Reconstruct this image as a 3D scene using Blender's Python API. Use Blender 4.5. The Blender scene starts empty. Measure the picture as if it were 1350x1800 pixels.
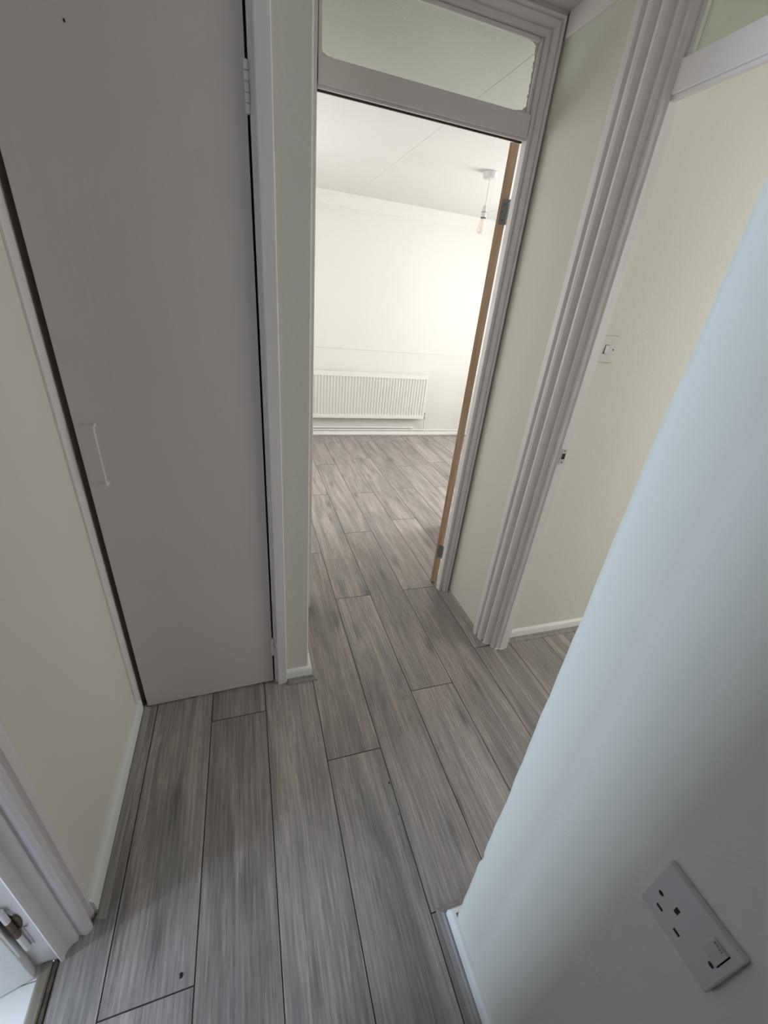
import bpy, bmesh, math, random
from mathutils import Vector, Matrix

random.seed(7)
scene = bpy.context.scene
COL = scene.collection

# ------------------------------------------------------------------ camera, world, lights, exposure
CAM_H = 1.447
FPX = 713.135
RC = ((0.9506738, -0.29580495, 0.09337423),      # image right
      (-0.05863945, -0.46697441, -0.88232438),   # image down
      (0.3045993, 0.83332727, -0.46128617))      # forward
cam_d = bpy.data.cameras.new('camera')
cam = bpy.data.objects.new('camera', cam_d)
COL.objects.link(cam)
m = Matrix.Identity(4)
for i in range(3):
    m[i][0] = RC[0][i]; m[i][1] = -RC[1][i]; m[i][2] = -RC[2][i]
m[2][3] = CAM_H
cam.matrix_world = m
cam_d.sensor_fit = 'HORIZONTAL'
cam_d.sensor_width = 36.0
cam_d.lens = 36.0 * FPX / 1350.0
cam_d.clip_start = 0.01
scene.camera = cam

world = bpy.data.worlds.new('overcast_sky')
scene.world = world
world.use_nodes = True
bgn = world.node_tree.nodes['Background']
bgn.inputs[0].default_value = (0.80, 0.88, 1.0, 1)
bgn.inputs[1].default_value = 1.0

scene.view_settings.view_transform = 'Standard'
scene.view_settings.look = 'None'
scene.view_settings.gamma = 1.0
scene.view_settings.use_curve_mapping = False
scene.view_settings.exposure = 0.0
scene.cycles.max_bounces = 14
scene.cycles.diffuse_bounces = 9
scene.cycles.transparent_max_bounces = 12

def area(name, loc, direction, sx, sy, watts, col):
    d = bpy.data.lights.new(name, 'AREA')
    d.shape = 'RECTANGLE'; d.size = sx; d.size_y = sy
    d.energy = watts; d.color = col
    o = bpy.data.objects.new(name, d)
    COL.objects.link(o)
    o.location = loc
    o.rotation_euler = Vector(direction).to_track_quat('-Z', 'Z').to_euler()
    return o
# daylight arriving at three windows and one added (each stands just outside its pane)
area('daylight_far_room', (3.34, 2.85, 1.45), (-1, 0, 0), 1.5, 1.2, 96, (1.0, 0.98, 0.955))
area('fill_far_room_left', (-0.59, 3.2, 1.45), (1, 0, 0), 1.1, 1.1, 26, (1.0, 0.96, 0.93))  # fill added to lift the far room and passage strip, no known source
area('daylight_left_room', (-2.74, 0.0, 1.12), (1, 0, 0), 0.62, 0.9, 156, (0.66, 0.79, 1.0))
area('daylight_right_room', (3.34, 0.05, 1.40), (-1, 0, 0), 1.3, 1.1, 42, (1.0, 0.965, 0.90))

# ------------------------------------------------------------------ materials
def new_mat(name):
    mt = bpy.data.materials.new(name); mt.use_nodes = True
    nt = mt.node_tree
    return mt, nt, nt.nodes['Principled BSDF']

def paint(name, col, rough=0.6, bump=0.05, scale=120.0, mottle=0.04, mscale=3.0, stretch=None, spec=0.3):
    mt, nt, b = new_mat(name)
    N = nt.nodes; L = nt.links
    tc = N.new('ShaderNodeTexCoord')
    mp = N.new('ShaderNodeMapping'); L.new(tc.outputs['Object'], mp.inputs[0])
    if stretch: mp.inputs['Scale'].default_value = stretch
    n1 = N.new('ShaderNodeTexNoise'); n1.inputs['Scale'].default_value = mscale; n1.inputs['Detail'].default_value = 4
    L.new(tc.outputs['Object'], n1.inputs['Vector'])
    mx = N.new('ShaderNodeMix'); mx.data_type = 'RGBA'
    L.new(n1.outputs['Fac'], mx.inputs['Factor'])
    mx.inputs['A'].default_value = tuple(max(0, c * (1 - mottle)) for c in col) + (1,)
    mx.inputs['B'].default_value = tuple(min(1, c * (1 + mottle)) for c in col) + (1,)
    L.new(mx.outputs['Result'], b.inputs['Base Color'])
    n2 = N.new('ShaderNodeTexNoise'); n2.inputs['Scale'].default_value = scale; n2.inputs['Detail'].default_value = 3
    L.new(mp.outputs[0], n2.inputs['Vector'])
    bp = N.new('ShaderNodeBump'); bp.inputs['Strength'].default_value = bump; bp.inputs['Distance'].default_value = 0.01
    L.new(n2.outputs['Fac'], bp.inputs['Height']); L.new(bp.outputs[0], b.inputs['Normal'])
    b.inputs['Roughness'].default_value = rough
    b.inputs['Specular IOR Level'].default_value = spec
    return mt

def plain(name, col, rough=0.5, metal=0.0, spec=0.5):
    mt, nt, b = new_mat(name)
    b.inputs['Base Color'].default_value = tuple(col) + (1,)
    b.inputs['Roughness'].default_value = rough
    b.inputs['Metallic'].default_value = metal
    b.inputs['Specular IOR Level'].default_value = spec
    return mt

M_CREAM = paint('cream_emulsion', (0.72, 0.705, 0.655), 0.8, 0.06, 90, 0.02, 2.0)
M_FARWALL = paint('pale_cream_emulsion', (0.69, 0.675, 0.65), 0.85, 0.05, 90, 0.015, 2.0)
M_CEIL = paint('ceiling_white', (0.72, 0.695, 0.68), 0.9, 0.25, 160, 0.015, 30)
M_TRIM = paint('white_satin_trim', (0.80, 0.76, 0.775), 0.38, 0.10, 40, 0.03, 6.0, (1, 1, 0.06))
M_DOOR = paint('white_satin_door', (0.64, 0.60, 0.605), 0.45, 0.05, 60, 0.05, 2.5, (1, 1, 0.15))
M_WHITE = paint('white_gloss', (0.80, 0.79, 0.78), 0.3, 0.04, 40, 0.01, 3.0)
M_PLASTIC = paint('white_plastic', (0.60, 0.58, 0.60), 0.35, 0.0, 40, 0.005, 3.0, None, 0.5)
M_SWITCHP = paint('switch_plastic', (0.55, 0.53, 0.525), 0.35, 0.0, 40, 0.005, 3.0, None, 0.5)
M_ROCKER = paint('worn_rocker_plastic', (0.47, 0.46, 0.45), 0.4, 0.0, 40, 0.005, 3.0, None, 0.4)
M_RAD = paint('radiator_enamel', (0.72, 0.71, 0.67), 0.35, 0.0, 40, 0.005, 3.0)
M_DARK = plain('dark_slot', (0.01, 0.01, 0.012), 0.7)
M_SEAM = plain('plank_joint', (0.055, 0.047, 0.043), 0.8, 0, 0.1)
M_STEEL = paint('dull_zinc', (0.30, 0.32, 0.32), 0.45, 0.05, 80, 0.15, 60)
M_STEEL.node_tree.nodes['Principled BSDF'].inputs['Metallic'].default_value = 0.6
M_BRASSDARK = plain('dark_metal_ring', (0.10, 0.10, 0.10), 0.4, 0.6)
M_GREYPRINT = plain('grey_mark', (0.24, 0.24, 0.24), 0.6)
M_RUST = paint('rusty_paint', (0.16, 0.11, 0.09), 0.8, 0.3, 200, 0.7, 90)

def wood(name, c1, c2, rough=0.6, scale=30.0, along='z'):
    mt, nt, b = new_mat(name); N = nt.nodes; L = nt.links
    tc = N.new('ShaderNodeTexCoord'); mp = N.new('ShaderNodeMapping')
    s = {'z': (1, 1, 0.05), 'y': (1, 0.05, 1), 'x': (0.05, 1, 1)}[along]
    mp.inputs['Scale'].default_value = s
    L.new(tc.outputs['Object'], mp.inputs[0])
    n = N.new('ShaderNodeTexNoise'); n.inputs['Scale'].default_value = scale; n.inputs['Detail'].default_value = 6
    n.inputs['Distortion'].default_value = 1.2
    L.new(mp.outputs[0], n.inputs['Vector'])
    r = N.new('ShaderNodeValToRGB')
    r.color_ramp.elements[0].position = 0.3; r.color_ramp.elements[0].color = c1 + (1,)
    r.color_ramp.elements[1].position = 0.7; r.color_ramp.elements[1].color = c2 + (1,)
    L.new(n.outputs['Fac'], r.inputs[0]); L.new(r.outputs[0], b.inputs['Base Color'])
    b.inputs['Roughness'].default_value = rough
    return mt
M_RAWWOOD = wood('bare_softwood', (0.48, 0.32, 0.20), (0.74, 0.55, 0.38), 0.6, 45)
M_RAWDARK = wood('dark_rebate_wood', (0.05, 0.035, 0.025), (0.11, 0.075, 0.055), 0.7, 45, 'x')
M_RECESS = plain('shaded_gap_brown', (0.17, 0.145, 0.12), 0.7)  # dark tone stands in for shade in the gap beside the cupboard door
M_THRESH = wood('worn_oak_threshold', (0.13, 0.105, 0.075), (0.36, 0.31, 0.24), 0.6, 35, 'y')
M_BEAD = wood('grey_oak_bead', (0.20, 0.185, 0.175), (0.36, 0.335, 0.315), 0.5, 60, 'y')

def plank_mat():
    mt, nt, b = new_mat('grey_oak_laminate'); N = nt.nodes; L = nt.links
    tc = N.new('ShaderNodeTexCoord'); oi = N.new('ShaderNodeObjectInfo')
    off = N.new('ShaderNodeVectorMath'); off.operation = 'SCALE'
    cmb = N.new('ShaderNodeCombineXYZ')
    for k, f in enumerate((37.0, 91.0, 53.0)):
        mm = N.new('ShaderNodeMath'); mm.operation = 'MULTIPLY'; mm.inputs[1].default_value = f
        L.new(oi.outputs['Random'], mm.inputs[0]); L.new(mm.outputs[0], cmb.inputs[k])
    add = N.new('ShaderNodeVectorMath'); add.operation = 'ADD'
    L.new(tc.outputs['Object'], add.inputs[0]); L.new(cmb.outputs[0], add.inputs[1])
    nt.nodes.remove(off)
    def noise(scale_vec, scale, detail, dist=0.0, rough=0.5):
        mp = N.new('ShaderNodeMapping'); mp.inputs['Scale'].default_value = scale_vec
        L.new(add.outputs[0], mp.inputs[0])
        n = N.new('ShaderNodeTexNoise'); n.inputs['Scale'].default_value = scale; n.inputs['Detail'].default_value = detail
        n.inputs['Distortion'].default_value = dist; n.inputs['Roughness'].default_value = rough
        L.new(mp.outputs[0], n.inputs['Vector'])
        return n.outputs['Fac']
    streak = noise((1, 0.075, 1), 17, 4, 1.3)           # broad grey / brown bands along the plank
    grain = noise((1, 0.03, 1), 260, 4, 0.5, 0.7)     # fine pores
    mpw = N.new('ShaderNodeMapping'); mpw.inputs['Scale'].default_value = (1.0, 0.10, 1.0)
    L.new(add.outputs[0], mpw.inputs[0])
    wv = N.new('ShaderNodeTexWave'); wv.wave_type = 'BANDS'; wv.bands_direction = 'X'
    wv.inputs['Scale'].default_value = 22; wv.inputs['Distortion'].default_value = 9.0
    wv.inputs['Detail'].default_value = 3.0; wv.inputs['Detail Scale'].default_value = 1.1
    L.new(mpw.outputs[0], wv.inputs['Vector'])
    fibre = noise((1, 0.06, 1), 420, 2, 0.0, 0.6)
    blot = noise((1, 0.30, 1), 6, 5, 1.6)               # darker smoky areas
    r = N.new('ShaderNodeValToRGB'); cr = r.color_ramp
    cr.elements[0].position = 0.33; cr.elements[0].color = (0.232, 0.217, 0.211, 1)
    cr.elements[1].position = 0.72; cr.elements[1].color = (0.425, 0.380, 0.352, 1)
    e = cr.elements.new(0.46); e.color = (0.292, 0.262, 0.250, 1)
    e = cr.elements.new(0.57); e.color = (0.350, 0.304, 0.288, 1)
    L.new(streak, r.inputs[0])
    def mult(col, fac, lo, hi, a=0.3, c=0.7):
        mr = N.new('ShaderNodeMapRange')
        mr.inputs['From Min'].default_value = a; mr.inputs['From Max'].default_value = c
        mr.inputs['To Min'].default_value = lo; mr.inputs['To Max'].default_value = hi
        L.new(fac, mr.inputs['Value'])
        sc = N.new('ShaderNodeVectorMath'); sc.operation = 'SCALE'
        L.new(col, sc.inputs[0]); L.new(mr.outputs[0], sc.inputs['Scale'])
        return sc.outputs[0]
    c = mult(r.outputs[0], grain, 0.74, 1.26)
    c = mult(c, wv.outputs['Fac'], 0.90, 1.07, 0.0, 1.0)
    c = mult(c, fibre, 0.86, 1.16, 0.30, 0.72)
    c = mult(c, blot, 0.90, 1.13)
    # knots: sparse stretched cells with ringed darkening
    mpk = N.new('ShaderNodeMapping'); mpk.inputs['Scale'].default_value = (5.0, 1.25, 1.0)
    L.new(add.outputs[0], mpk.inputs[0])
    vk = N.new('ShaderNodeTexVoronoi'); vk.inputs['Scale'].default_value = 1.0; vk.voronoi_dimensions = '2D'
    L.new(mpk.outputs[0], vk.inputs['Vector'])
    nd = N.new('ShaderNodeMath'); nd.operation = 'MULTIPLY_ADD'; nd.inputs[1].default_value = 0.22
    L.new(grain, nd.inputs[0]); L.new(vk.outputs['Distance'], nd.inputs[2])
    c = mult(c, nd.outputs[0], 0.60, 1.0, 0.12, 0.23)
    c = mult(c, oi.outputs['Random'], 0.88, 1.12, 0.0, 1.0)
    L.new(c, b.inputs['Base Color'])
    bp = N.new('ShaderNodeBump'); bp.inputs['Strength'].default_value = 0.12; bp.inputs['Distance'].default_value = 0.002
    L.new(grain, bp.inputs['Height']); L.new(bp.outputs[0], b.inputs['Normal'])
    b.inputs['Roughness'].default_value = 0.36
    b.inputs['Specular IOR Level'].default_value = 0.5
    return mt
M_PLANK = plank_mat()

def glass_mat(name, tint, gloss=0.06):
    mt = bpy.data.materials.new(name); mt.use_nodes = True
    nt = mt.node_tree; N = nt.nodes; L = nt.links
    N.remove(N['Principled BSDF'])
    out = N['Material Output']
    t = N.new('ShaderNodeBsdfTransparent'); t.inputs[0].default_value = tint + (1,)
    g = N.new('ShaderNodeBsdfGlossy'); g.inputs['Roughness'].default_value = 0.04
    mx = N.new('ShaderNodeMixShader'); mx.inputs[0].default_value = gloss
    L.new(t.outputs[0], mx.inputs[1]); L.new(g.outputs[0], mx.inputs[2]); L.new(mx.outputs[0], out.inputs[0])
    return mt
M_GLASS = glass_mat('greenish_transom_glass', (0.80, 0.825, 0.785), 0.03)
M_CLEAR = glass_mat('window_glass', (0.95, 0.97, 0.96), 0.04)
mt, nt, b = new_mat('frosted_bulb')
b.inputs['Base Color'].default_value = (0.86, 0.83, 0.76, 1); b.inputs['Roughness'].default_value = 0.25
b.inputs['Subsurface Weight'].default_value = 0.3
M_BULB = mt

# ------------------------------------------------------------------ mesh helpers
class MB:
    def __init__(s): s.v = []; s.f = []; s.mi = []
    def add(s, verts, faces, mi=0):
        o = len(s.v); s.v += [tuple(p) for p in verts]
        s.f += [tuple(i + o for i in f) for f in faces]; s.mi += [mi] * len(faces)
        return s
    def box(s, x0, x1, y0, y1, z0, z1, mi=0):
        return s.add([(x0, y0, z0), (x1, y0, z0), (x1, y1, z0), (x0, y1, z0), (x0, y0, z1), (x1, y0, z1), (x1, y1, z1), (x0, y1, z1)],
                     [(0, 3, 2, 1), (4, 5, 6, 7), (0, 1, 5, 4), (1, 2, 6, 5), (2, 3, 7, 6), (3, 0, 4, 7)], mi)
    def prism(s, poly, z0, z1, mi=0):
        n = len(poly)
        v = [(x, y, z0) for x, y in poly] + [(x, y, z1) for x, y in poly]
        f = [tuple(range(n - 1, -1, -1)), tuple(range(n, 2 * n))]
        f += [(i, (i + 1) % n, n + (i + 1) % n, n + i) for i in range(n)]
        return s.add(v, f, mi)
    def loft(s, rings, closed_ring=True, caps=True, mi=0):
        n = len(rings[0]); v = [p for r in rings for p in r]; f = []
        for i in range(len(rings) - 1):
            for j in range(n if closed_ring else n - 1):
                a = i * n + j; b2 = i * n + (j + 1) % n
                f.append((a, b2, b2 + n, a + n))
        if caps:
            f.append(tuple(range(n - 1, -1, -1))); f.append(tuple(range((len(rings) - 1) * n, len(rings) * n)))
        return s.add(v, f, mi)
    def lathe(s, prof, c=(0, 0), seg=24, axis='z', mi=0):
        rings = []
        for r, z in prof:
            rings.append([(c[0] + r * math.cos(2 * math.pi * k / seg), c[1] + r * math.sin(2 * math.pi * k / seg), z) for k in range(seg)])
        return s.loft(rings, True, True, mi)
    def tube(s, pts, r, seg=10, mi=0):
        pts = [Vector(p) for p in pts]; rings = []
        for i, p in enumerate(pts):
            t = (pts[min(i + 1, len(pts) - 1)] - pts[max(i - 1, 0)]).normalized()
            u = t.orthogonal().normalized() if i == 0 else (u - t * u.dot(t)).normalized()
            w = t.cross(u)
            rr = r[i] if isinstance(r, (list, tuple)) else r
            rings.append([tuple(p + (u * math.cos(2 * math.pi * k / seg) + w * math.sin(2 * math.pi * k / seg)) * rr) for k in range(seg)])
        return s.loft(rings, True, True, mi)
    def build(s, name, mats, parent=None, smooth=False, bevel=0.0, angle=30, segs=2):
        me = bpy.data.meshes.new(name); me.from_pydata(s.v, [], s.f)
        mats = mats if isinstance(mats, (list, tuple)) else [mats]
        for mm in mats: me.materials.append(mm)
        for p, i in zip(me.polygons, s.mi): p.material_index = i
        bm = bmesh.new(); bm.from_mesh(me)
        bmesh.ops.recalc_face_normals(bm, faces=bm.faces); bm.to_mesh(me); bm.free()
        o = bpy.data.objects.new(name, me); COL.objects.link(o)
        if parent is not None: o.parent = parent
        if bevel:
            md = o.modifiers.new('bevel', 'BEVEL'); md.width = bevel; md.segments = segs; md.limit_method = 'ANGLE'; md.angle_limit = math.radians(35)
        if smooth:
            for p in me.polygons: p.use_smooth = True
            md = o.modifiers.new('split', 'EDGE_SPLIT'); md.split_angle = math.radians(angle)
        return o

def tag(o, label, cat, kind=None, group=None):
    o['label'] = label; o['category'] = cat
    if kind: o['kind'] = kind
    if group: o['group'] = group
    return o
def struct(o, label, cat): return tag(o, label, cat, 'structure')
def empty(name, loc=(0, 0, 0), rz=0.0):
    o = bpy.data.objects.new(name, None); COL.objects.link(o); o.location = loc; o.rotation_euler = (0, 0, rz)
    o.empty_display_size = 0.1
    return o

def miter(path):
    out = []
    for i, p in enumerate(path):
        p = Vector(p); ns = []
        if i > 0: d = (p - Vector(path[i - 1])).normalized(); ns.append(Vector((-d.y, d.x)))
        if i < len(path) - 1: d = (Vector(path[i + 1]) - p).normalized(); ns.append(Vector((-d.y, d.x)))
        if len(ns) == 1: n = ns[0]
        else:
            n = (ns[0] + ns[1]).normalized(); n = n / n.dot(ns[0])
        out.append((p, n))
    return out
def sweep(mb, path, profile, mi=0):
    """profile points (offset to the left of the path, height) carried along a plan path"""
    rings = [[(p.x + n.x * o, p.y + n.y * o, z) for o, z in profile] for p, n in miter(path)]
    return mb.loft(rings, True, True, mi)

SK_T = 0.015
def skirt_prof(h): return [(0, 0.0), (SK_T, 0.0), (SK_T, h - 0.012), (SK_T - 0.003, h - 0.005), (SK_T - 0.007, h - 0.001), (SK_T - 0.010, h), (0.0, h + 0.001)]
def bead_prof(o0): return [(o0, 0), (o0 + 0.020, 0), (o0 + 0.020, 0.004), (o0 + 0.014, 0.007), (o0 + 0.009, 0.0085), (o0 + 0.006, 0.012), (o0 + 0.004, 0.016), (o0, 0.016)]

# ------------------------------------------------------------------ floor of individual planks
W = 0.13495 * CAM_H; X0 = -0.0009; PL = 1.285; PT = 0.008
JOINT = {-3: 0.10, -2: 0.402, -1: 1.085, 0: 1.35, 1: 0.838, 2: 0.368, 3: 1.041, 4: 1.684, 5: 1.20, 6: 0.45, 7: 0.96, 8: 1.733,
         9: 2.33, 10: 3.0, 11: 0.6, 12: 1.9, 13: 1.2, 14: 0.3, 15: 2.1, 16: 1.5}
EXACT = {1: [0.838, 2.135], 2: [0.368, 1.679, 2.967], 3: [1.041, 2.346, 3.623]}
floor = MB().box(-0.499, 3.3, -1.9, 4.6, -0.06, -PT - 0.0005).build('floor', M_SEAM)
struct(floor, 'grey oak laminate floor laid lengthwise through hall and far room', 'floor')
YA, YB = -1.78, 4.50
mesh_cache = {}
def plank_mesh(w, l):
    key = (round(w, 4), round(l, 3))
    if key in mesh_cache: return mesh_cache[key]
    g = 0.0004; c = 0.0011
    x, y = w / 2 - g, l / 2 - g
    mb = MB()
    lo = [(-x, -y, -PT), (x, -y, -PT), (x, y, -PT), (-x, y, -PT)]
    mid = [(a, b2, -c) for a, b2, _ in lo]
    top = [(math.copysign(abs(a) - c, a), math.copysign(abs(b2) - c, b2), 0) for a, b2, _ in lo]
    mb.add(lo + mid + top, [(8, 9, 10, 11)] + [(i, (i + 1) % 4, 4 + (i + 1) % 4, 4 + i) for i in range(4)], 0)
    mb.add(mid + top, [(i, (i + 1) % 4, 4 + (i + 1) % 4, 4 + i) for i in range(4)], 1)
    me = bpy.data.meshes.new('plank'); me.from_pydata(mb.v, [], mb.f)
    me.materials.append(M_PLANK); me.materials.append(M_SEAM)
    for p, i in zip(me.polygons, mb.mi): p.material_index = i
    mesh_cache[key] = me
    return me
for k in range(-3, 17):
    xa = X0 + W * k; xb = xa + W
    xa = max(xa, -0.499); xb = min(xb, 3.25)
    js = [JOINT[k] + PL * n for n in range(-6, 7)] if k not in EXACT else \
         [EXACT[k][0] - PL * n for n in range(4, 0, -1)] + EXACT[k] + [EXACT[k][-1] + PL * n for n in range(1, 5)]
    ys = [YA] + [j for j in js if YA + 0.02 < j < YB - 0.02] + [YB]
    for a, b2 in zip(ys, ys[1:]):
        o = bpy.data.objects.new('plank', plank_mesh(xb - xa, b2 - a))
        COL.objects.link(o); o.parent = floor
        o.location = ((xa + xb) / 2, (a + b2) / 2, 0)

# white painted boards of the room on the left
fl = MB().box(-2.65, -0.536, -1.8, 1.75, -0.06, -0.013).build('floor', M_SEAM)
struct(fl, 'white painted board floor beyond the left doorway', 'floor')
yy = -1.78
while yy < 1.7:
    y2 = yy + 0.1205
    q = MB().box(-2.62, -0.537, yy + 0.0008, y2 - 0.0008, -0.0129, -0.004).build('floorboard', M_WHITE, fl, bevel=0.0012, segs=1)
    yy = y2
# ------------------------------------------------------------------ walls
HC = 2.30; FC = 2.262; DT = 1.985
def wavy_prism(poly, corner_ids, z0, z1, n, amp, seed, taper=None):
    rnd = random.Random(seed); mb = MB(); rings = []
    ph = [rnd.uniform(0, 6.28) for _ in range(6)]
    for i in range(n + 1):
        z = z0 + (z1 - z0) * i / n
        ring = []
        for j, (x, y) in enumerate(poly):
            if j in corner_ids:
                d = amp * (0.5 * math.sin(z * 5 + ph[0]) + 0.35 * math.sin(z * 13 + ph[1]) + 0.25 * math.sin(z * 37 + ph[2]) + 0.2 * math.sin(z * 71 + ph[3]))
                if taper: d += taper(z)
                y += d
            ring.append((x, y, z))
        rings.append(ring)
    return mb.loft(rings)

w = MB().box(-0.57, -0.45, 0.622, 1.8, 0, HC).build('wall_left', M_CREAM)
struct(w, 'cream wall on the left between white doorway moulding and cupboard door', 'wall')
w2 = MB().box(-0.57, -0.45, -1.8, 0.0735, 0, HC).box(-0.57, -0.45, 0.0735, 0.622, 2.245, HC).build('wall_left', M_CREAM)  # unseen near stretch runs up to the post that trims left-room light
struct(w2, 'cream wall around the left doorway, nearer than the doorway', 'wall')

chip = lambda z: -0.006 * math.exp(-((z - 0.36) / 0.016) ** 2) - 0.004 * math.exp(-((z - 0.60) / 0.012) ** 2)
wr = wavy_prism([(0.44, -1.8), (1.12, -1.8), (1.12, 0.338), (0.454, 0.338), (0.444, 0.3345), (0.44, 0.327)], (3, 4, 5), 0, HC, 90, 0.002, 3, chip).build('wall_right', M_CREAM)
struct(wr, 'foreground wall end on the right carrying the power socket', 'wall')

ws = MB().box(1.04, 1.16, 1.30, 1.64, 0, HC).box(1.04, 1.16, 0.36, 1.30, 2.245, HC).build('wall_passage', M_CREAM)
struct(ws, 'narrow cream wall strip between centre door frame and right doorway', 'wall')
wk = MB().box(1.16, 3.32, 1.225, 1.62, 0, HC).build('wall_kitchen', M_CREAM)
struct(wk, 'cream wall beyond the right doorway carrying the light switch', 'wall')
# cupboard block: nib
wn = wavy_prism([(0.0905, 1.218), (0.174, 1.218), (0.1787, 1.222), (0.1787, 1.625), (0.10, 1.625), (0.10, 1.27), (0.0905, 1.27)], (1, 2), 0, HC, 40, 0.0012, 9).build('wall_nib', M_CREAM)
struct(wn, 'narrow wall end between the cupboard door and the centre doorway', 'wall')
wc = MB().box(-0.45, 0.0905, 1.235, 1.62, 2.06, HC).box(-0.45, 0.10, 1.60, 1.625, 0, 2.06).build('wall_cupboard', M_CREAM)
struct(wc, 'cream wall over and behind the cupboard door', 'wall')
wp = MB().box(-0.45, 0.2009, 1.6255, 1.72, 0, HC).box(0.2009, 1.034, 1.6255, 1.72, 2.29, HC).box(1.0395, 3.32, 1.6405, 1.72, 0, HC).build('wall_partition', M_FARWALL)
struct(wp, 'partition wall around the centre doorway', 'wall')
wf = MB().box(-0.57, 3.32, 4.523, 4.64, 0, HC).build('wall_far', M_FARWALL)
struct(wf, 'pale cream far wall behind the radiator', 'wall')
def wall_with_window(name, axis, p0, p1, a0, a1, w0, w1, z0, z1, mat, label):
    mb = MB()
    def bx(a, b2, c, d):
        if axis == 'x': mb.box(p0, p1, a, b2, c, d)
        else: mb.box(a, b2, p0, p1, c, d)
    bx(a0, w0, 0, HC); bx(w1, a1, 0, HC); bx(w0, w1, 0, z0); bx(w0, w1, z1, HC)
    o = mb.build(name, mat); struct(o, label, 'wall'); return o
wall_with_window('wall_far_right', 'x', 3.2, 3.32, 1.72, 4.523, 2.05, 3.65, 0.80, 2.08, M_FARWALL, 'right side wall of the far room with its window')
wall_with_window('wall_far_left', 'x', -0.57, -0.45, 1.8, 4.523, 2.6, 3.8, 0.85, 2.05, M_FARWALL, 'left side wall of the far room with an added window opening')  # opening added for the fill lamp
wall_with_window('wall_left_room_window', 'x', -2.72, -2.6, -1.8, 1.75, -0.35, 0.35, 0.62, 1.62, M_FARWALL, 'window wall of the room on the left')
wall_with_window('wall_right_room_window', 'x', 3.2, 3.32, -1.8, 1.225, -0.65, 0.75, 0.85, 2.0, M_CREAM, 'window wall of the room on the right')
o = MB().box(-0.57, 0.44, -1.86, -1.8, 0, HC).build('wall_back', M_CREAM); struct(o, 'cream wall behind the viewer', 'wall')
o = MB().box(1.12, 3.2, -1.8, -1.7, 0, HC).build('wall_right_room_side', M_CREAM); struct(o, 'side wall of the room on the right', 'wall')
o = MB().box(-2.6, -0.57, 1.63, 1.75, 0, HC).box(-2.6, -0.57, -1.8, -1.7, 0, HC).build('wall_left_room_side', M_FARWALL); struct(o, 'side walls of the room on the left', 'wall')

# ceilings
c1 = MB().box(-2.72, 3.32, -1.86, 1.64, HC, HC + 0.1).build('ceiling', M_CEIL); struct(c1, 'white ceiling of the hall', 'ceiling')
c2 = MB().box(-0.57, 3.32, 1.64, 4.64, HC, HC + 0.1)
c2 = c2.build('ceiling', M_CEIL); struct(c2, 'white ceiling of the far room with board joints', 'ceiling')
for xa, xb in ((-0.45, 1.0335), (1.0345, 2.255), (2.256, 3.2)):
    MB().box(xa, xb, 1.721, 4.522, FC, HC - 0.0005).build('panel', M_CEIL, c2, bevel=0.002)
cv = MB()
sweep(cv, [(3.2, 4.523), (-0.45, 4.523)], [(0, 2.165), (0.008, 2.165), (0.012, 2.18), (0.022, 2.21), (0.038, 2.24), (0.048, 2.252), (0.05, FC), (0, FC)])
o = cv.build('trim_1', M_FARWALL, smooth=True); struct(o, 'pale coving along the top of the far wall', 'coving')
o = MB().box(-0.45, 3.2, 4.519, 4.5235, 0.950, 0.968).build('trim_2', M_FARWALL, bevel=0.002); struct(o, 'faint painted dado ridge across the far wall above the radiator', 'dado rail')
o = MB().prism([(1.04, 1.312), (1.032, 1.312), (1.032, 1.615), (1.04, 1.615)], 2.236, HC).build('trim_3', M_TRIM, bevel=0.002)
struct(o, 'white band between the passage wall strip and the ceiling', 'trim')

# ------------------------------------------------------------------ skirtings and floor beads
def skirting(name, path, h, label, z=0.0):
    mb = MB(); sweep(mb, path, skirt_prof(h)); o = mb.build(name, M_WHITE, smooth=True); struct(o, label, 'skirting board'); return o
def bead(name, path, o0, label):
    mb = MB(); sweep(mb, path, bead_prof(o0)); o = mb.build(name, M_BEAD); struct(o, label, 'floor bead'); return o
skirting('baseboard_left', [(-0.45, 1.185), (-0.45, 0.60)], 0.068, 'low white skirting under the left cream wall')
bead('trim_4', [(-0.45, 1.197), (-0.45, 0.582)], SK_T, 'grey wood bead at the foot of the left skirting')
skirting('baseboard_right', [(0.44, -1.7), (0.44, 0.338), (1.04, 0.338)], 0.052, 'rounded white skirting under the socket wall')
bead('trim_5', [(0.44, -1.7), (0.44, 0.338), (1.04, 0.338)], SK_T, 'grey wood bead at the foot of the socket wall')
skirting('baseboard_nib', [(0.1787, 1.612), (0.1787, 1.218), (0.0905, 1.218)], 0.055, 'short white skirting wrapped around the narrow wall end')
bead('trim_6', [(0.1787, 1.612), (0.1787, 1.218), (0.0905, 1.218)], SK_T, 'grey wood bead wrapped around the narrow wall end')
bead('trim_7', [(1.04, 1.297), (1.04, 1.618)], 0.0, 'grey wood bead along the foot of the passage wall strip')
skirting('baseboard_kitchen', [(3.2, 1.225), (1.16, 1.225)], 0.055, 'white skirting beyond the right doorway')
bead('trim_8', [(3.2, 1.225), (1.136, 1.225)], SK_T, 'grey wood bead beyond the right doorway')
skirting('baseboard_far', [(3.2, 4.523), (-0.45, 4.523)], 0.060, 'white skirting along the far wall under the pipes')
bead('trim_9', [(3.2, 4.523), (-0.45, 4.523)], SK_T, 'grey wood bead along the far wall')

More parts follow.
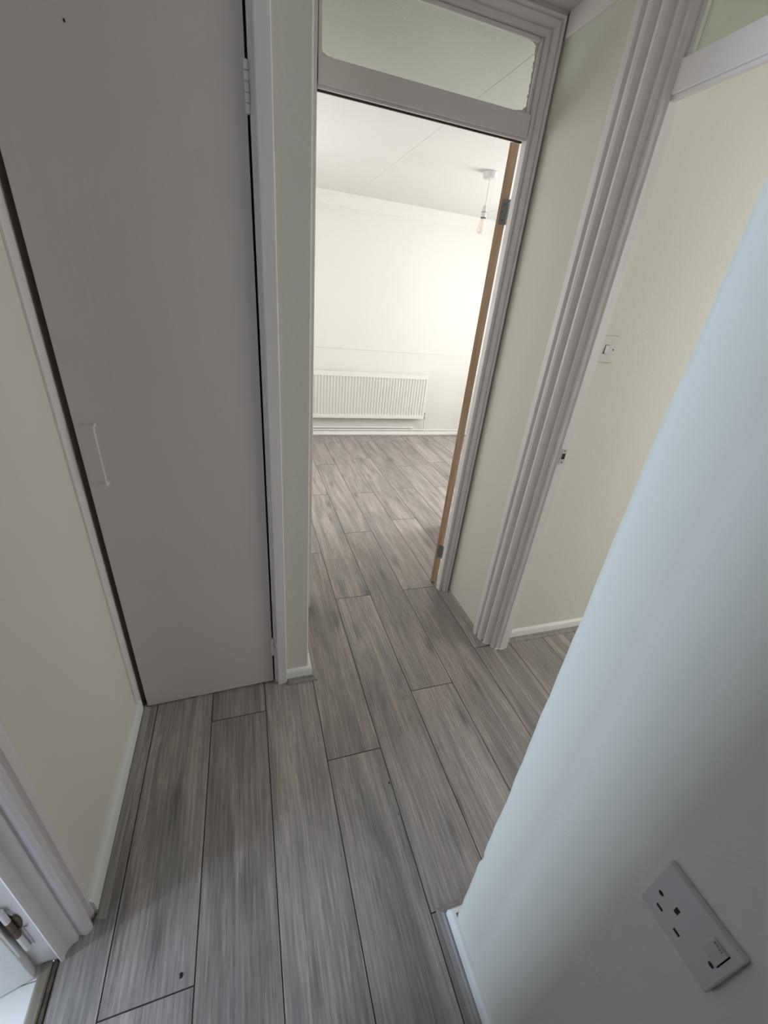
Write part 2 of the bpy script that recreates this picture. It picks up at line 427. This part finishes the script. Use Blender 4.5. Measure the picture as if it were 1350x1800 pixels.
# ------------------------------------------------------------------ door frames
# right doorway: moulded post (far jamb) and its mirror, head and transom rail
prof_R = [(1.0405, 1.312), (1.027, 1.309), (1.0245, 1.300), (1.026, 1.283), (1.038, 1.279), (1.039, 1.275), (1.031, 1.270), (1.0285, 1.260), (1.0315, 1.250), (1.040, 1.246),
          (1.052, 1.242), (1.052, 1.238), (1.0425, 1.232), (1.0415, 1.222), (1.047, 1.212), (1.066, 1.207), (1.069, 1.203), (1.063, 1.199), (1.062, 1.192), (1.068, 1.186),
          (1.078, 1.185), (1.081, 1.182), (1.077, 1.178), (1.080, 1.172), (1.090, 1.1705), (1.096, 1.1655), (1.134, 1.1655), (1.134, 1.223), (1.1595, 1.2245), (1.1595, 1.299), (1.0405, 1.299)]
fr = empty('trim_10', (1.10, 0.79, 0)); struct(fr, 'white moulded frame of the right doorway', 'door frame')
def loc_build(mb, name, mat, parent, **kw):
    ox = oy = oz = 0.0; q_ = parent
    while q_ is not None:
        ox += q_.location.x; oy += q_.location.y; oz += q_.location.z; q_ = q_.parent
    mb.v = [(x - ox, y - oy, z - oz) for x, y, z in mb.v]
    return mb.build(name, mat, parent, **kw)
YM = (1.1655 + 0.41) / 2
loc_build(MB().prism(prof_R, 0, 2.2445), 'door_post', M_TRIM, fr, smooth=True, angle=28)
near = [(x, 2 * YM - y) for x, y in prof_R if y < 1.24] 
near = [(1.0405, 0.3385), (1.03, 0.345), (1.045, 0.37), (1.062, 0.375), (1.08, 0.395), (1.096, 0.41), (1.134, 0.41), (1.134, 0.3385)]
rnd = random.Random(11)
foot = [(x - rnd.uniform(0.001, 0.007), y - rnd.uniform(0.0, 0.007)) for a_, b_ in zip(prof_R[1:-5], prof_R[2:-4]) for x, y in (a_, ((a_[0] + b_[0]) / 2, (a_[1] + b_[1]) / 2))]
foot += [(1.134, 1.19), (1.06, 1.29)]
loc_build(MB().prism(foot, 0.0002, 0.0035), 'paint_foot', M_WHITE, fr)['label'] = 'ragged foot of dried white paint on the floor'
loc_build(MB().prism(near, 0, 2.2445), 'door_post', M_TRIM, fr)
loc_build(MB().box(1.092, 1.134, 0.411, 1.165, DT, 2.055), 'transom_rail', M_TRIM, fr, bevel=0.003)
loc_build(MB().box(1.098, 1.112, 0.411, 1.165, DT - 0.010, DT), 'door_stop', M_TRIM, fr, bevel=0.001)
loc_build(MB().box(1.092, 1.134, 0.411, 1.165, 2.205, 2.2445), 'frame_head', M_TRIM, fr, bevel=0.003)
loc_build(MB().box(1.104, 1.132, 1.150, 1.165, 2.0555, 2.2045), 'glazing_bead', M_TRIM, fr, bevel=0.002)
sp = loc_build(MB().prism([(1.101, 1.1635), (1.123, 1.1635), (1.123, 1.1652), (1.101, 1.1652)], 0.963, 1.021), 'strike_plate', M_PLASTIC, fr)
sp['label'] = 'small painted strike plate with dark latch hole'
loc_build(MB().box(1.105, 1.119, 1.1628, 1.1634, 0.982, 1.004), 'latch_hole', M_DARK, sp)
for zz in (0.970, 1.014):
    q = MB(); 
    q.add([(1.112 + 0.0028 * math.cos(a), 1.1628, zz + 0.0028 * math.sin(a)) for a in [k * math.pi / 4 for k in range(8)]] +
          [(1.112 + 0.0028 * math.cos(a), 1.1634, zz + 0.0028 * math.sin(a)) for a in [k * math.pi / 4 for k in range(8)]],
          [tuple(range(8)), tuple(range(15, 7, -1))] + [(k, (k + 1) % 8, 8 + (k + 1) % 8, 8 + k) for k in range(8)])
    loc_build(q, 'screw', M_BRASSDARK, sp)

# right transom light
wi = empty('window_2', (1.118, 0.79, 2.13)); struct(wi, 'glass light over the right doorway', 'window')
loc_build(MB().box(1.116, 1.120, 0.4115, 1.1495, 2.0555, 2.2045), 'pane', M_GLASS, wi)

# centre doorway frame: swept moulding around door and transom light
XL, XR, YF, ZT = 0.2529, 0.9815, 1.669, 2.242
prof_C = [(0, 0.0), (0, 0.012), (0.003, 0.026), (0.014, 0.029), (0.016, 0.024), (0.019, 0.024), (0.021, 0.034), (0.026, 0.042), (0.033, 0.046), (0.035, 0.041), (0.038, 0.041), (0.040, 0.049), (0.044, 0.0525), (0.047, 0.050), (0.050, 0.044), (0.052, 0.044)]
fc = empty('trim_11', (0.617, YF, 0)); struct(fc, 'white moulded frame of the centre doorway', 'door frame')
def frame_sweep(prof, back):
    mb = MB(); pr = list(prof) + [(prof[-1][0], back), (0, back)]
    rings = []
    for (px, pz, sx, sz) in ((XR, 0, 1, 0), (XR, ZT, 1, 1), (XL, ZT, -1, 1), (XL, 0, -1, 0)):
        rings.append([(px + sx * u, YF - v, pz + sz * u) for u, v in pr])
    return mb.loft(rings)
loc_build(frame_sweep(prof_C, -0.0), 'architrave', M_TRIM, fc, smooth=True, angle=40)
loc_build(MB().box(XL + 0.0005, XR - 0.0005, 1.640, 1.6687, DT + 0.007, 2.053), 'transom_rail', M_TRIM, fc, bevel=0.002)
loc_build(MB().box(XL + 0.0005, XR - 0.0005, 1.650, 1.659, DT, DT + 0.0068), 'door_stop', M_TRIM, fc, bevel=0.001)
loc_build(MB().box(XL + 0.0005, XR - 0.0005, 1.6692, 1.675, DT - 0.0015, 2.01), 'rebate', M_RAWDARK, fc)
loc_build(MB().box(XL - 0.05, XL - 0.004, 1.6692, 1.72, 0, DT - 0.009), 'jamb_lining', M_TRIM, fc)
loc_build(MB().box(XR + 0.034, XR + 0.055, 1.6692, 1.72, 0, DT - 0.009), 'jamb_lining', M_TRIM, fc)
for (a, b2, c, d) in ((XL + 0.001, XL + 0.012, 2.0535, ZT - 0.001), (XR - 0.012, XR - 0.001, 2.0535, ZT - 0.001)):
    loc_build(MB().box(a, b2, 1.6515, 1.6615, c, d), 'glazing_bead', M_TRIM, fc, bevel=0.003)
loc_build(MB().box(XL + 0.013, XR - 0.013, 1.6515, 1.6615, ZT - 0.013, ZT - 0.001), 'glazing_bead', M_TRIM, fc, bevel=0.003)
# transom pane with ragged painted border
w1 = empty('window_1', (0.617, 1.664, 2.147)); struct(w1, 'greenish glass light over the centre doorway with ragged painted edges', 'window')
loc_build(MB().box(XL, XR, 1.6625, 1.6665, 2.0532, ZT), 'pane', M_GLASS, w1)
mb = MB(); rnd = random.Random(4)
cx, cz = (XL + XR) / 2, (2.053 + ZT) / 2; hw, hh = (XR - XL) / 2, (ZT - 2.053) / 2
inner, outer = [], []
NP = 360
for k in range(NP):
    a = 2 * math.pi * k / NP
    ex = 12.0
    c_, s_ = math.cos(a), math.sin(a)
    # rounded rectangle, parametrised by angle through a stretched superellipse
    t = (abs(c_) ** ex + abs(s_) ** ex) ** (-1 / ex)
    ux, uz = c_ * t, s_ * t
    lft = 0.003
    wob = rnd.uniform(-0.0014, 0.0014) + 0.0012 * math.sin(a * 23) + 0.0008 * math.sin(a * 51)
    ix = ux * (hw - (0.015 if ux > 0 else 0.006) - wob - 0.002 * (ux > 0) * (1 + uz))
    iz = uz * (hh - (0.009 if uz > 0 else 0.005) - wob)
    inner.append((cx + ix, cz + iz)); outer.append((cx + ux / max(abs(ux), abs(uz)) * hw, cz + uz / max(abs(ux), abs(uz)) * hh))
v = [(x, 1.6618, z) for x, z in inner] + [(x, 1.6618, z) for x, z in outer] + [(x, 1.6624, z) for x, z in inner] + [(x, 1.6624, z) for x, z in outer]
f = []
for k in range(NP):
    j = (k + 1) % NP
    f += [(k, j, NP + j, NP + k), (2 * NP + k, 3 * NP + k, 3 * NP + j, 2 * NP + j), (k, 2 * NP + k, 2 * NP + j, j), (NP + k, NP + j, 3 * NP + j, 3 * NP + k)]
mb.add(v, f)
pe = loc_build(mb, 'painted_border', M_TRIM, w1); pe['label'] = 'ragged brushed paint along the edge of the glass'

# left doorway frame
prof_L = [(-0.4505, 0.6215), (-0.4445, 0.620), (-0.443, 0.594), (-0.452, 0.590), (-0.4535, 0.586), (-0.445, 0.582), (-0.4415, 0.574), (-0.4445, 0.566), (-0.453, 0.562), (-0.4645, 0.5655), (-0.468, 0.5635),
          (-0.468, 0.557), (-0.477, 0.553), (-0.485, 0.546), (-0.488, 0.536), (-0.487, 0.529), (-0.491, 0.5255), (-0.496, 0.528), (-0.498, 0.534), (-0.575, 0.534), (-0.575, 0.6215)]
fl2 = empty('trim_12', (-0.51, 0.15, 0)); struct(fl2, 'white moulded frame of the left doorway, rusty hinge on its post', 'door frame')
loc_build(MB().prism(prof_L, 0, 2.2445), 'door_post', M_TRIM, fl2, smooth=True, angle=28)
loc_build(MB().prism([(x, 0.695 - y) for x, y in prof_L][::-1], 0, 2.2445), 'door_post', M_TRIM, fl2, smooth=True, angle=28)  # unseen near post, set close to shape light falloff on the socket wall
loc_build(MB().box(-0.57, -0.49, 0.1615, 0.533, 2.0, 2.06), 'frame_head', M_TRIM, fl2, bevel=0.003)
loc_build(MB().box(-0.535, -0.510, 0.1615, 0.5335, -0.03, 0.007), 'threshold', M_THRESH, fl2, bevel=0.004)['label'] = 'worn bare oak threshold strip'
loc_build(MB().box(-0.5095, -0.4993, 0.1615, 0.5335, -0.008, 0.0035), 'threshold_edge', M_RAWDARK, fl2, bevel=0.002)['label'] = 'dark edge strip of the threshold'  # strip darker than the threshold top

# ------------------------------------------------------------------ left door leaf (open)
ang = math.atan2(-0.235, -0.97)
d3 = empty('door_3', (-0.5405, 0.5125, 0.0), ang); struct(d3, 'white door standing open in the left doorway', 'door')
MB().box(0.0, 0.365, -0.036, 0.0, 0.0015, 1.975).build('leaf', M_WHITE, d3, bevel=0.002)
hg = MB().box(-0.004, 0.0, -0.030, -0.002, 0.12, 0.28).build('hinge', M_WHITE, d3)
hL = loc_build(MB().box(-0.5385, -0.5185, 0.5315, 0.5338, 0.115, 0.285), 'hinge', M_WHITE, fl2); hL['label'] = 'painted hinge with a rusty middle'
for za, zb, mm in ((0.255, 0.300, M_WHITE), (0.187, 0.253, M_RUST), (0.120, 0.185, M_WHITE)):
    mb = MB().lathe([(0.0058, za), (0.0058, zb)], (-0.5275, 0.5262), 12)
    mb.v = [(x + 0.51, y - 0.15, z) for x, y, z in mb.v]
    q = mb.build('hinge_knuckle', mm, hL, smooth=True)

rnd = random.Random(5)
q = MB(); ring = [(-0.528 + (0.015 + rnd.uniform(-0.003, 0.003)) * math.cos(k * math.pi / 9), 0.236 + (0.034 + rnd.uniform(-0.008, 0.008)) * math.sin(k * math.pi / 9)) for k in range(18)]
q.loft([[(x, 0.5313, z) for x, z in ring], [(x, 0.5330, z) for x, z in ring]])
loc_build(q, 'rust_patch', M_RUST, hL)['label'] = 'brown rusty patch where paint has flaked'
for k, (xx, zz, w_, h_) in enumerate(((-0.5145, 0.236, 0.004, 0.010), (-0.5120, 0.205, 0.006, 0.004), (-0.5350, 0.195, 0.004, 0.012), (-0.5330, 0.247, 0.003, 0.008))):
    q = MB().box(xx - w_ / 2, xx + w_ / 2, 0.5312, 0.5316, zz - h_ / 2, zz + h_ / 2)
    loc_build(q, 'rust_spot', M_RUST, hL)

# ------------------------------------------------------------------ cupboard door and its frame
ft = empty('trim_13', (-0.18, 1.21, 0)); struct(ft, 'white frame around the cupboard door', 'door frame')
loc_build(MB().prism([(0.0425, 1.214), (0.052, 1.212), (0.0535, 1.1975), (0.0555, 1.1955), (0.088, 1.1955), (0.090, 1.198), (0.090, 1.262), (0.0425, 1.262)], 0, HC - 0.001), 'door_post', M_TRIM, ft, bevel=0.0015)
loc_build(MB().prism([(-0.4495, 1.166), (-0.444, 1.166), (-0.443, 1.168), (-0.443, 1.2135), (-0.4495, 1.2135)], 0.0, HC - 0.001), 'door_post', M_TRIM, ft)
loc_build(MB().prism([(-0.4495, 1.2138), (-0.440, 1.2138), (-0.418, 1.2480), (-0.418, 1.270), (-0.4495, 1.270)], 0, HC - 0.001), 'rebate', M_RECESS, ft)  # strip coloured dark as the shaded gap behind the door edge
loc_build(MB().box(-0.443, 0.0425, 1.212, 1.262, 2.02, 2.058), 'frame_head', M_TRIM, ft)
a1 = math.atan2(1.200 - 1.2155, -0.4255 - 0.0368)
d1 = empty('door_1', (0.0368, 1.2155, 0.0), a1); struct(d1, 'tall flat white cupboard door standing slightly ajar', 'door')
DW = math.hypot(0.4255 + 0.0368, 0.0155)
# local x runs from the hinge to the opening edge; local +y faces the viewer (rotated ~180 degrees)
MB().box(0, DW, -0.036, 0, 0.007, 2.005).build('leaf', M_DOOR, d1, bevel=0.002)
# bow handle
hx = 0.0368 + 0.377; hp = []
zt, zb, so = 1.089, 0.931, 0.024
for k in range(5): hp.append((hx, 0.002 + so * k / 4 * 0.8, zt + 0.006 - 0.003 * k / 4))
hp += [(hx, so * 0.97, zt - 0.002), (hx, so, zt - 0.010), (hx, so, zb + 0.010), (hx, so * 0.97, zb + 0.002)]
for k in range(5): hp.append((hx, 0.002 + so * 0.8 * (4 - k) / 4, zb - 0.003 + 0.001 * k))
h = MB()
rings = []
for i, p in enumerate(hp):
    p = Vector(p); t = (Vector(hp[min(i + 1, len(hp) - 1)]) - Vector(hp[max(i - 1, 0)])).normalized()
    n = Vector((1, 0, 0)); u = t.cross(n).normalized()
    rings.append([tuple(p + n * a * 0.0018 + u * b2 * 0.0022) for a, b2 in ((-1, -1), (1, -1), (1, 1), (-1, 1))])
h.loft(rings)
hd = h.build('handle', M_WHITE, d1, bevel=0.0006); hd['label'] = 'thin white bow handle'
def knuckles(z0, z1, n, name='hinge'):
    root = MB().box(-0.0035, 0.0035, -0.004, 0.0015, z0, z1).build(name, M_TRIM, d1)
    for k in range(n):
        a = z0 + (z1 - z0) * k / n + 0.0006; b2 = z0 + (z1 - z0) * (k + 1) / n - 0.0006
        MB().lathe([(0.0038, a), (0.0050, a + 0.0012), (0.0050, b2 - 0.0012), (0.0038, b2)], (-0.001, 0.0035), 14).build('knuckle', M_TRIM, root, smooth=True)
    return root
knuckles(1.772, 1.857, 5); knuckles(0.157, 0.243, 3)
q = MB().lathe([(0.0022, 0), (0.0015, 0.0005)], (0, 0), 10); q.v = [(0.3131 + x * 0.8, 0.0001 + z, 1.8415 + y * 1.4) for x, y, z in q.v]
q.build('dent', M_DARK, d1)['label'] = 'small dark nail hole'

# ------------------------------------------------------------------ centre door leaf, open into the far room
d2 = empty('door_2', (0.968, 1.727, 0), math.atan2(0.868, 0.496)); struct(d2, 'centre door seen on its bare wooden hinge edge, open into the far room', 'door')
# local x along the leaf away from the viewer, local -y toward the right (thickness)
MB().box(0.003, 0.72, -0.0345, 0.0, 0.006, 1.998).build('leaf', M_WHITE, d2)
MB().box(0.0, 0.0029, -0.0345, 0.0, 0.006, 1.998).build('edge_lipping', M_RAWWOOD, d2)['label'] = 'bare brown wood hinge edge'
for z0, z1 in ((1.750, 1.830), (0.180, 0.262)):
    hb = MB().box(-0.0018, -0.0001, -0.0360, -0.010, z0, z1).build('hinge', M_STEEL, d2); hb['label'] = 'grey metal butt hinge'
    MB().lathe([(0.0055, z0), (0.0055, z1)], (-0.004, -0.0415), 14).build('knuckle', M_STEEL, hb, smooth=True)
    for q3 in (0.18, 0.5, 0.82):
        zc = z0 + (z1 - z0) * q3
        q = MB().lathe([(0.003, 0.0), (0.002, 0.0006)], (0, 0), 10)
        q.v = [(-0.0019 - z, -0.022 + x + (0.005 if q3 == 0.5 else 0), zc + y) for x, y, z in q.v]
        q.build('screw', M_BRASSDARK, hb)

# ------------------------------------------------------------------ radiator and pipes in the far room
rx0, rx1, ry, rz0, rz1 = 0.585, 1.987, 4.42, 0.236, 0.735
rad = tag(empty('radiator', ((rx0 + rx1) / 2, ry + 0.04, rz0)), 'cream white ribbed panel radiator on the far wall', 'radiator')
mb = MB(); xs = []; pitch = 1.0 / 30
x = rx0 + 0.012; prof = [(rx0, 0.0)]
n = int((rx1 - rx0 - 0.024) / pitch)
x0_ = rx0 + (rx1 - rx0 - n * pitch) / 2
for k in range(n):
    c = x0_ + pitch * (k + 0.5)
    prof += [(c - 0.0125, 0.0), (c - 0.0075, 0.011), (c + 0.0075, 0.011), (c + 0.0125, 0.0)]
prof.append((rx1, 0.0))
zlev = [(rz0, 0.0), (rz0 + 0.030, 0.0), (rz0 + 0.044, 1.0), (rz1 - 0.060, 1.0), (rz1 - 0.046, 0.0), (rz1 - 0.002, 0.0), (rz1, -0.5)]
rows = [[(px, ry + (d * fct if fct >= 0 else 0.004), z) for px, d in prof] for z, fct in zlev]
mb.loft(rows, False, False)
mb.box(rx0, rx1, ry + 0.0115, ry + 0.022, rz0 + 0.001, rz1 - 0.0005)
loc_build(mb, 'panel', M_RAD, rad, smooth=True, angle=25)
loc_build(MB().box(rx0 + 0.004, rx1 - 0.004, ry + 0.023, ry + 0.060, rz0 + 0.01, rz1 - 0.006), 'fins', M_RAD, rad)
for bx_ in (rx0 + 0.2, rx1 - 0.2):
    loc_build(MB().box(bx_ - 0.015, bx_ + 0.015, ry + 0.0605, 4.5225, rz0 + 0.05, rz1 - 0.1), 'bracket', M_RAD, rad)
vb = loc_build(MB().tube([(rx1 + 0.001, ry + 0.03, 0.262), (rx1 + 0.022, ry + 0.03, 0.262)], 0.008), 'valve', M_RAD, rad, smooth=True)
vm = MB().lathe([(0.011, 0.238), (0.013, 0.246), (0.013, 0.270), (0.010, 0.276), (0.012, 0.278), (0.012, 0.300), (0.008, 0.304)], (rx1 + 0.028, ry + 0.03), 16)
vm.v = [(a - rad.location.x, b2 - rad.location.y, c - rad.location.z) for a, b2, c in vm.v]
vm.build('valve_cap', M_PLASTIC, vb, smooth=True)
lock = MB().lathe([(0.0075, 0.228), (0.0075, 0.2375)], (rx1 + 0.028, ry + 0.03), 6)
lock.v = [(a - rad.location.x, b2 - rad.location.y, c - rad.location.z) for a, b2, c in lock.v]
lock.build('valve_nut', M_STEEL, vb)
pipes = tag(empty('heating_pipe', (1.3, 4.497, 0.08)), 'white painted heating pipes running above the far skirting', 'pipe')
loc_build(MB().tube([(-0.44, 4.496, 0.108), (1.880, 4.496, 0.108), (1.893, 4.496, 0.106), (1.897, 4.496, 0.098), (1.897, 4.496, 0.0815)], 0.0072), 'upper_pipe', M_WHITE, pipes, smooth=True, angle=60)
loc_build(MB().tube([(-0.44, 4.496, 0.079), (3.19, 4.496, 0.079)], 0.0072), 'lower_pipe', M_WHITE, pipes, smooth=True, angle=60)
loc_build(MB().tube([(2.046, 4.4955, 0.0785), (2.040, 4.488, 0.11), (rx1 + 0.030, ry + 0.032, 0.19), (rx1 + 0.028, ry + 0.03, 0.2275)], 0.0065), 'tail_pipe', M_WHITE, pipes, smooth=True, angle=60)
loc_build(MB().tube([(1.868, 4.496, 0.108), (1.884, 4.496, 0.108)], 0.0098), 'elbow', M_WHITE, pipes, smooth=True, angle=60)
loc_build(MB().tube([(1.880, 4.496, 0.079), (1.914, 4.496, 0.079)], 0.0098), 'tee', M_WHITE, pipes, smooth=True, angle=60)
loc_build(MB().tube([(2.030, 4.496, 0.079), (2.062, 4.496, 0.079)], 0.0098), 'tee', M_WHITE, pipes, smooth=True, angle=60)

# ------------------------------------------------------------------ pendant light
px, py = 1.626, 3.085
pd = tag(empty('pendant_light', (px, py, FC)), 'white ceiling pendant with a bare bulb hanging in the far room', 'lamp')
z = FC
def lat(prof, name, mat, seg=28, parent=pd):
    mb = MB().lathe([(r, zz - z) for r, zz in prof], (0, 0), seg); return mb.build(name, mat, parent, smooth=True, angle=40)
lat([(0.050, z - 0.0002), (0.052, z - 0.004), (0.050, z - 0.012), (0.0485, z - 0.014), (0.046, z - 0.034), (0.040, z - 0.038), (0.007, z - 0.040), (0.005, z - 0.046)], 'ceiling_rose', M_PLASTIC)
lat([(0.0026, z - 0.044), (0.0026, 2.078)], 'cord', M_PLASTIC, 10)
ho = lat([(0.006, 2.082), (0.013, 2.075), (0.0165, 2.050), (0.0175, 2.043), (0.0175, 2.012), (0.0165, 2.008)], 'lamp_holder', M_PLASTIC)
lat([(0.0182, 2.0445), (0.0182, 2.0415)], 'collar', M_BRASSDARK, 28, ho)
lat([(0.0185, 2.014), (0.0185, 2.008)], 'collar', M_BRASSDARK, 28, ho)
lat([(0.0115, 2.0075), (0.0115, 2.000), (0.0150, 1.996), (0.0190, 1.985), (0.0235, 1.972), (0.0285, 1.960), (0.0300, 1.947), (0.0285, 1.934), (0.0235, 1.925), (0.0150, 1.919), (0.005, 1.917)], 'bulb', M_BULB)

# ------------------------------------------------------------------ wall socket (front plane faces -x)
SX = 0.4305
so = tag(empty('power_socket', (0.44, 0.062, 0.863)), 'single switched white wall socket low on the right foreground wall', 'socket')
y0, y1, z0, z1 = 0.0195, 0.1045, 0.820, 0.9065
loc_build(MB().box(SX, 0.4398, y0, y1, z0, z1), 'face_plate', M_PLASTIC, so, bevel=0.0018)
def rec(name, ya, yb, za, zb, mat=M_DARK, d=0.0003, par=None):
    return loc_build(MB().box(SX - d, SX + 0.0005, ya, yb, za, zb), name, mat, so)
rec('earth_slot', 0.0715, 0.0762, 0.8605, 0.8695)
rec('pin_slot', 0.0818, 0.0892, 0.8395, 0.8435); rec('pin_slot', 0.0595, 0.0668, 0.8388, 0.8428)
for yc in (0.0922, 0.0316):
    q = MB().lathe([(0.0030, 0), (0.0024, 0.0005)], (0, 0), 14); q.v = [(SX - z_, yc + x, 0.8597 + y) for x, y, z_ in q.v]
    loc_build(q, 'screw', M_DARK, so)
rk = MB().add([(SX - 0.0010, 0.0435, 0.8667), (SX - 0.0036, 0.0285, 0.8667), (SX - 0.0036, 0.0285, 0.8942), (SX - 0.0010, 0.0435, 0.8942),
               (SX + 0.0004, 0.0435, 0.8667), (SX + 0.0004, 0.0285, 0.8667), (SX + 0.0004, 0.0285, 0.8942), (SX + 0.0004, 0.0435, 0.8942)],
              [(0, 1, 2, 3), (4, 7, 6, 5), (0, 4, 5, 1), (1, 5, 6, 2), (2, 6, 7, 3), (3, 7, 4, 0)])
rk = loc_build(rk, 'rocker_switch', M_ROCKER, so)
rec('rocker_gap', 0.0274, 0.0284, 0.8660, 0.8945)
mk = MB()
for i, (a, b2) in enumerate(((0.0415, 0.0395), (0.0385, 0.0365), (0.0355, 0.0345), (0.0338, 0.0328))):
    dx = 0.0012 + (0.0435 - a) / 0.015 * 0.0026
    mk.box(SX - dx - 0.0007, SX - dx + 0.0010, b2, a, 0.8893 + 0.0006 * (i % 2), 0.8918)
mk = loc_build(mk, 'rocker_mark', M_GREYPRINT, so); mk['label'] = 'tiny worn grey print on the rocker'

# ------------------------------------------------------------------ light switch (front plane faces -y)
SY = 1.2165
sw = tag(empty('light_switch', (1.204, 1.225, 1.367)), 'white rocker light switch on cream wall past the right doorway', 'switch')
loc_build(MB().box(1.161, 1.247, SY, 1.2248, 1.324, 1.411), 'face_plate', M_SWITCHP, sw, bevel=0.0018)
loc_build(MB().add([(1.196, SY - 0.0010, 1.353), (1.212, SY - 0.0010, 1.353), (1.212, SY - 0.0010, 1.381), (1.196, SY - 0.0010, 1.381),
                    (1.196, SY - 0.0042, 1.353), (1.212, SY - 0.0042, 1.353), (1.212, SY - 0.0014, 1.381), (1.196, SY - 0.0014, 1.381)],
                   [(0, 1, 2, 3), (4, 7, 6, 5), (0, 4, 5, 1), (1, 5, 6, 2), (2, 6, 7, 3), (3, 7, 4, 0)]), 'rocker_switch', M_PLASTIC, sw)
loc_build(MB().box(1.1945, 1.2135, SY - 0.0004, SY + 0.0005, 1.3517, 1.3825), 'rocker_gap', M_DARK, sw)
for xc in (1.174, 1.234):
    q = MB().lathe([(0.0030, 0), (0.0024, 0.0006)], (0, 0), 14); q.v = [(xc + x, SY - z_, 1.367 + y) for x, y, z_ in q.v]
    loc_build(q, 'screw', M_DARK, sw)

# ------------------------------------------------------------------ windows that bring the daylight in
def window(name, axis, p, a0, a1, z0, z1, label):
    ctr = (p, (a0 + a1) / 2, z0) if axis == 'x' else ((a0 + a1) / 2, p, z0)
    r = empty(name, ctr); struct(r, label, 'window')
    def bx(nm, a, b2, c, d, t, mat):
        mb = MB()
        if axis == 'x': mb.box(p - t, p + t, a, b2, c, d)
        else: mb.box(a, b2, p - t, p + t, c, d)
        return loc_build(mb, nm, mat, r)
    e = 0.0005; f_ = 0.05
    mid = (a0 + a1) / 2
    bx('sash_rail', a0 + e, a1 - e, z0 + e, z0 + f_, 0.03, M_WHITE); bx('sash_rail', a0 + e, a1 - e, z1 - f_, z1 - e, 0.03, M_WHITE)
    for c in (a0 + f_ / 2 + e, mid, a1 - f_ / 2 - e): bx('sash_stile', c - f_ / 2, c + f_ / 2, z0 + f_, z1 - f_, 0.03, M_WHITE)
    bx('pane', a0 + f_, mid - f_ / 2, z0 + f_, z1 - f_, 0.003, M_CLEAR); bx('pane', mid + f_ / 2, a1 - f_, z0 + f_, z1 - f_, 0.003, M_CLEAR)
window('window_3', 'x', 3.26, 2.05, 3.65, 0.80, 2.08, 'white two-pane window in the right wall of the far room')
window('fill_window', 'x', -0.51, 2.6, 3.8, 0.85, 2.05, 'added white two-pane window in the left wall of the far room')  # unseen window added to go with the left fill lamp
window('window_4', 'x', -2.66, -0.35, 0.35, 0.62, 1.62, 'white two-pane window of the room on the left')
window('window_5', 'x', 3.26, -0.65, 0.75, 0.85, 2.0, 'white two-pane window of the room on the right')

# ------------------------------------------------------------------ crumbs on the floor
def crumb(x, y, r, label, seed):
    rnd = random.Random(seed); mb = MB()
    ring = lambda rr, zz: [(rr * rnd.uniform(0.7, 1.2) * math.cos(k * math.pi / 4), 1.5 * rr * rnd.uniform(0.7, 1.2) * math.sin(k * math.pi / 4), zz) for k in range(8)]
    mb.loft([ring(r, 0.0), ring(r * 0.9, r * 0.35), ring(r * 0.4, r * 0.6)])
    o = mb.build('crumb', M_DARK); o.location = (x, y, 0.0001); tag(o, label, 'debris')
crumb(-0.2274, 0.4272, 0.0042, 'dark crumb on the floor near the left doorway', 1)
crumb(0.3827, 0.7144, 0.0026, 'dark crumb on the floor beside the plank joint mid hall', 2)
crumb(0.3819, 0.6168, 0.0018, 'tiny dark crumb on the floor, nearer than the other mid hall crumb', 3)
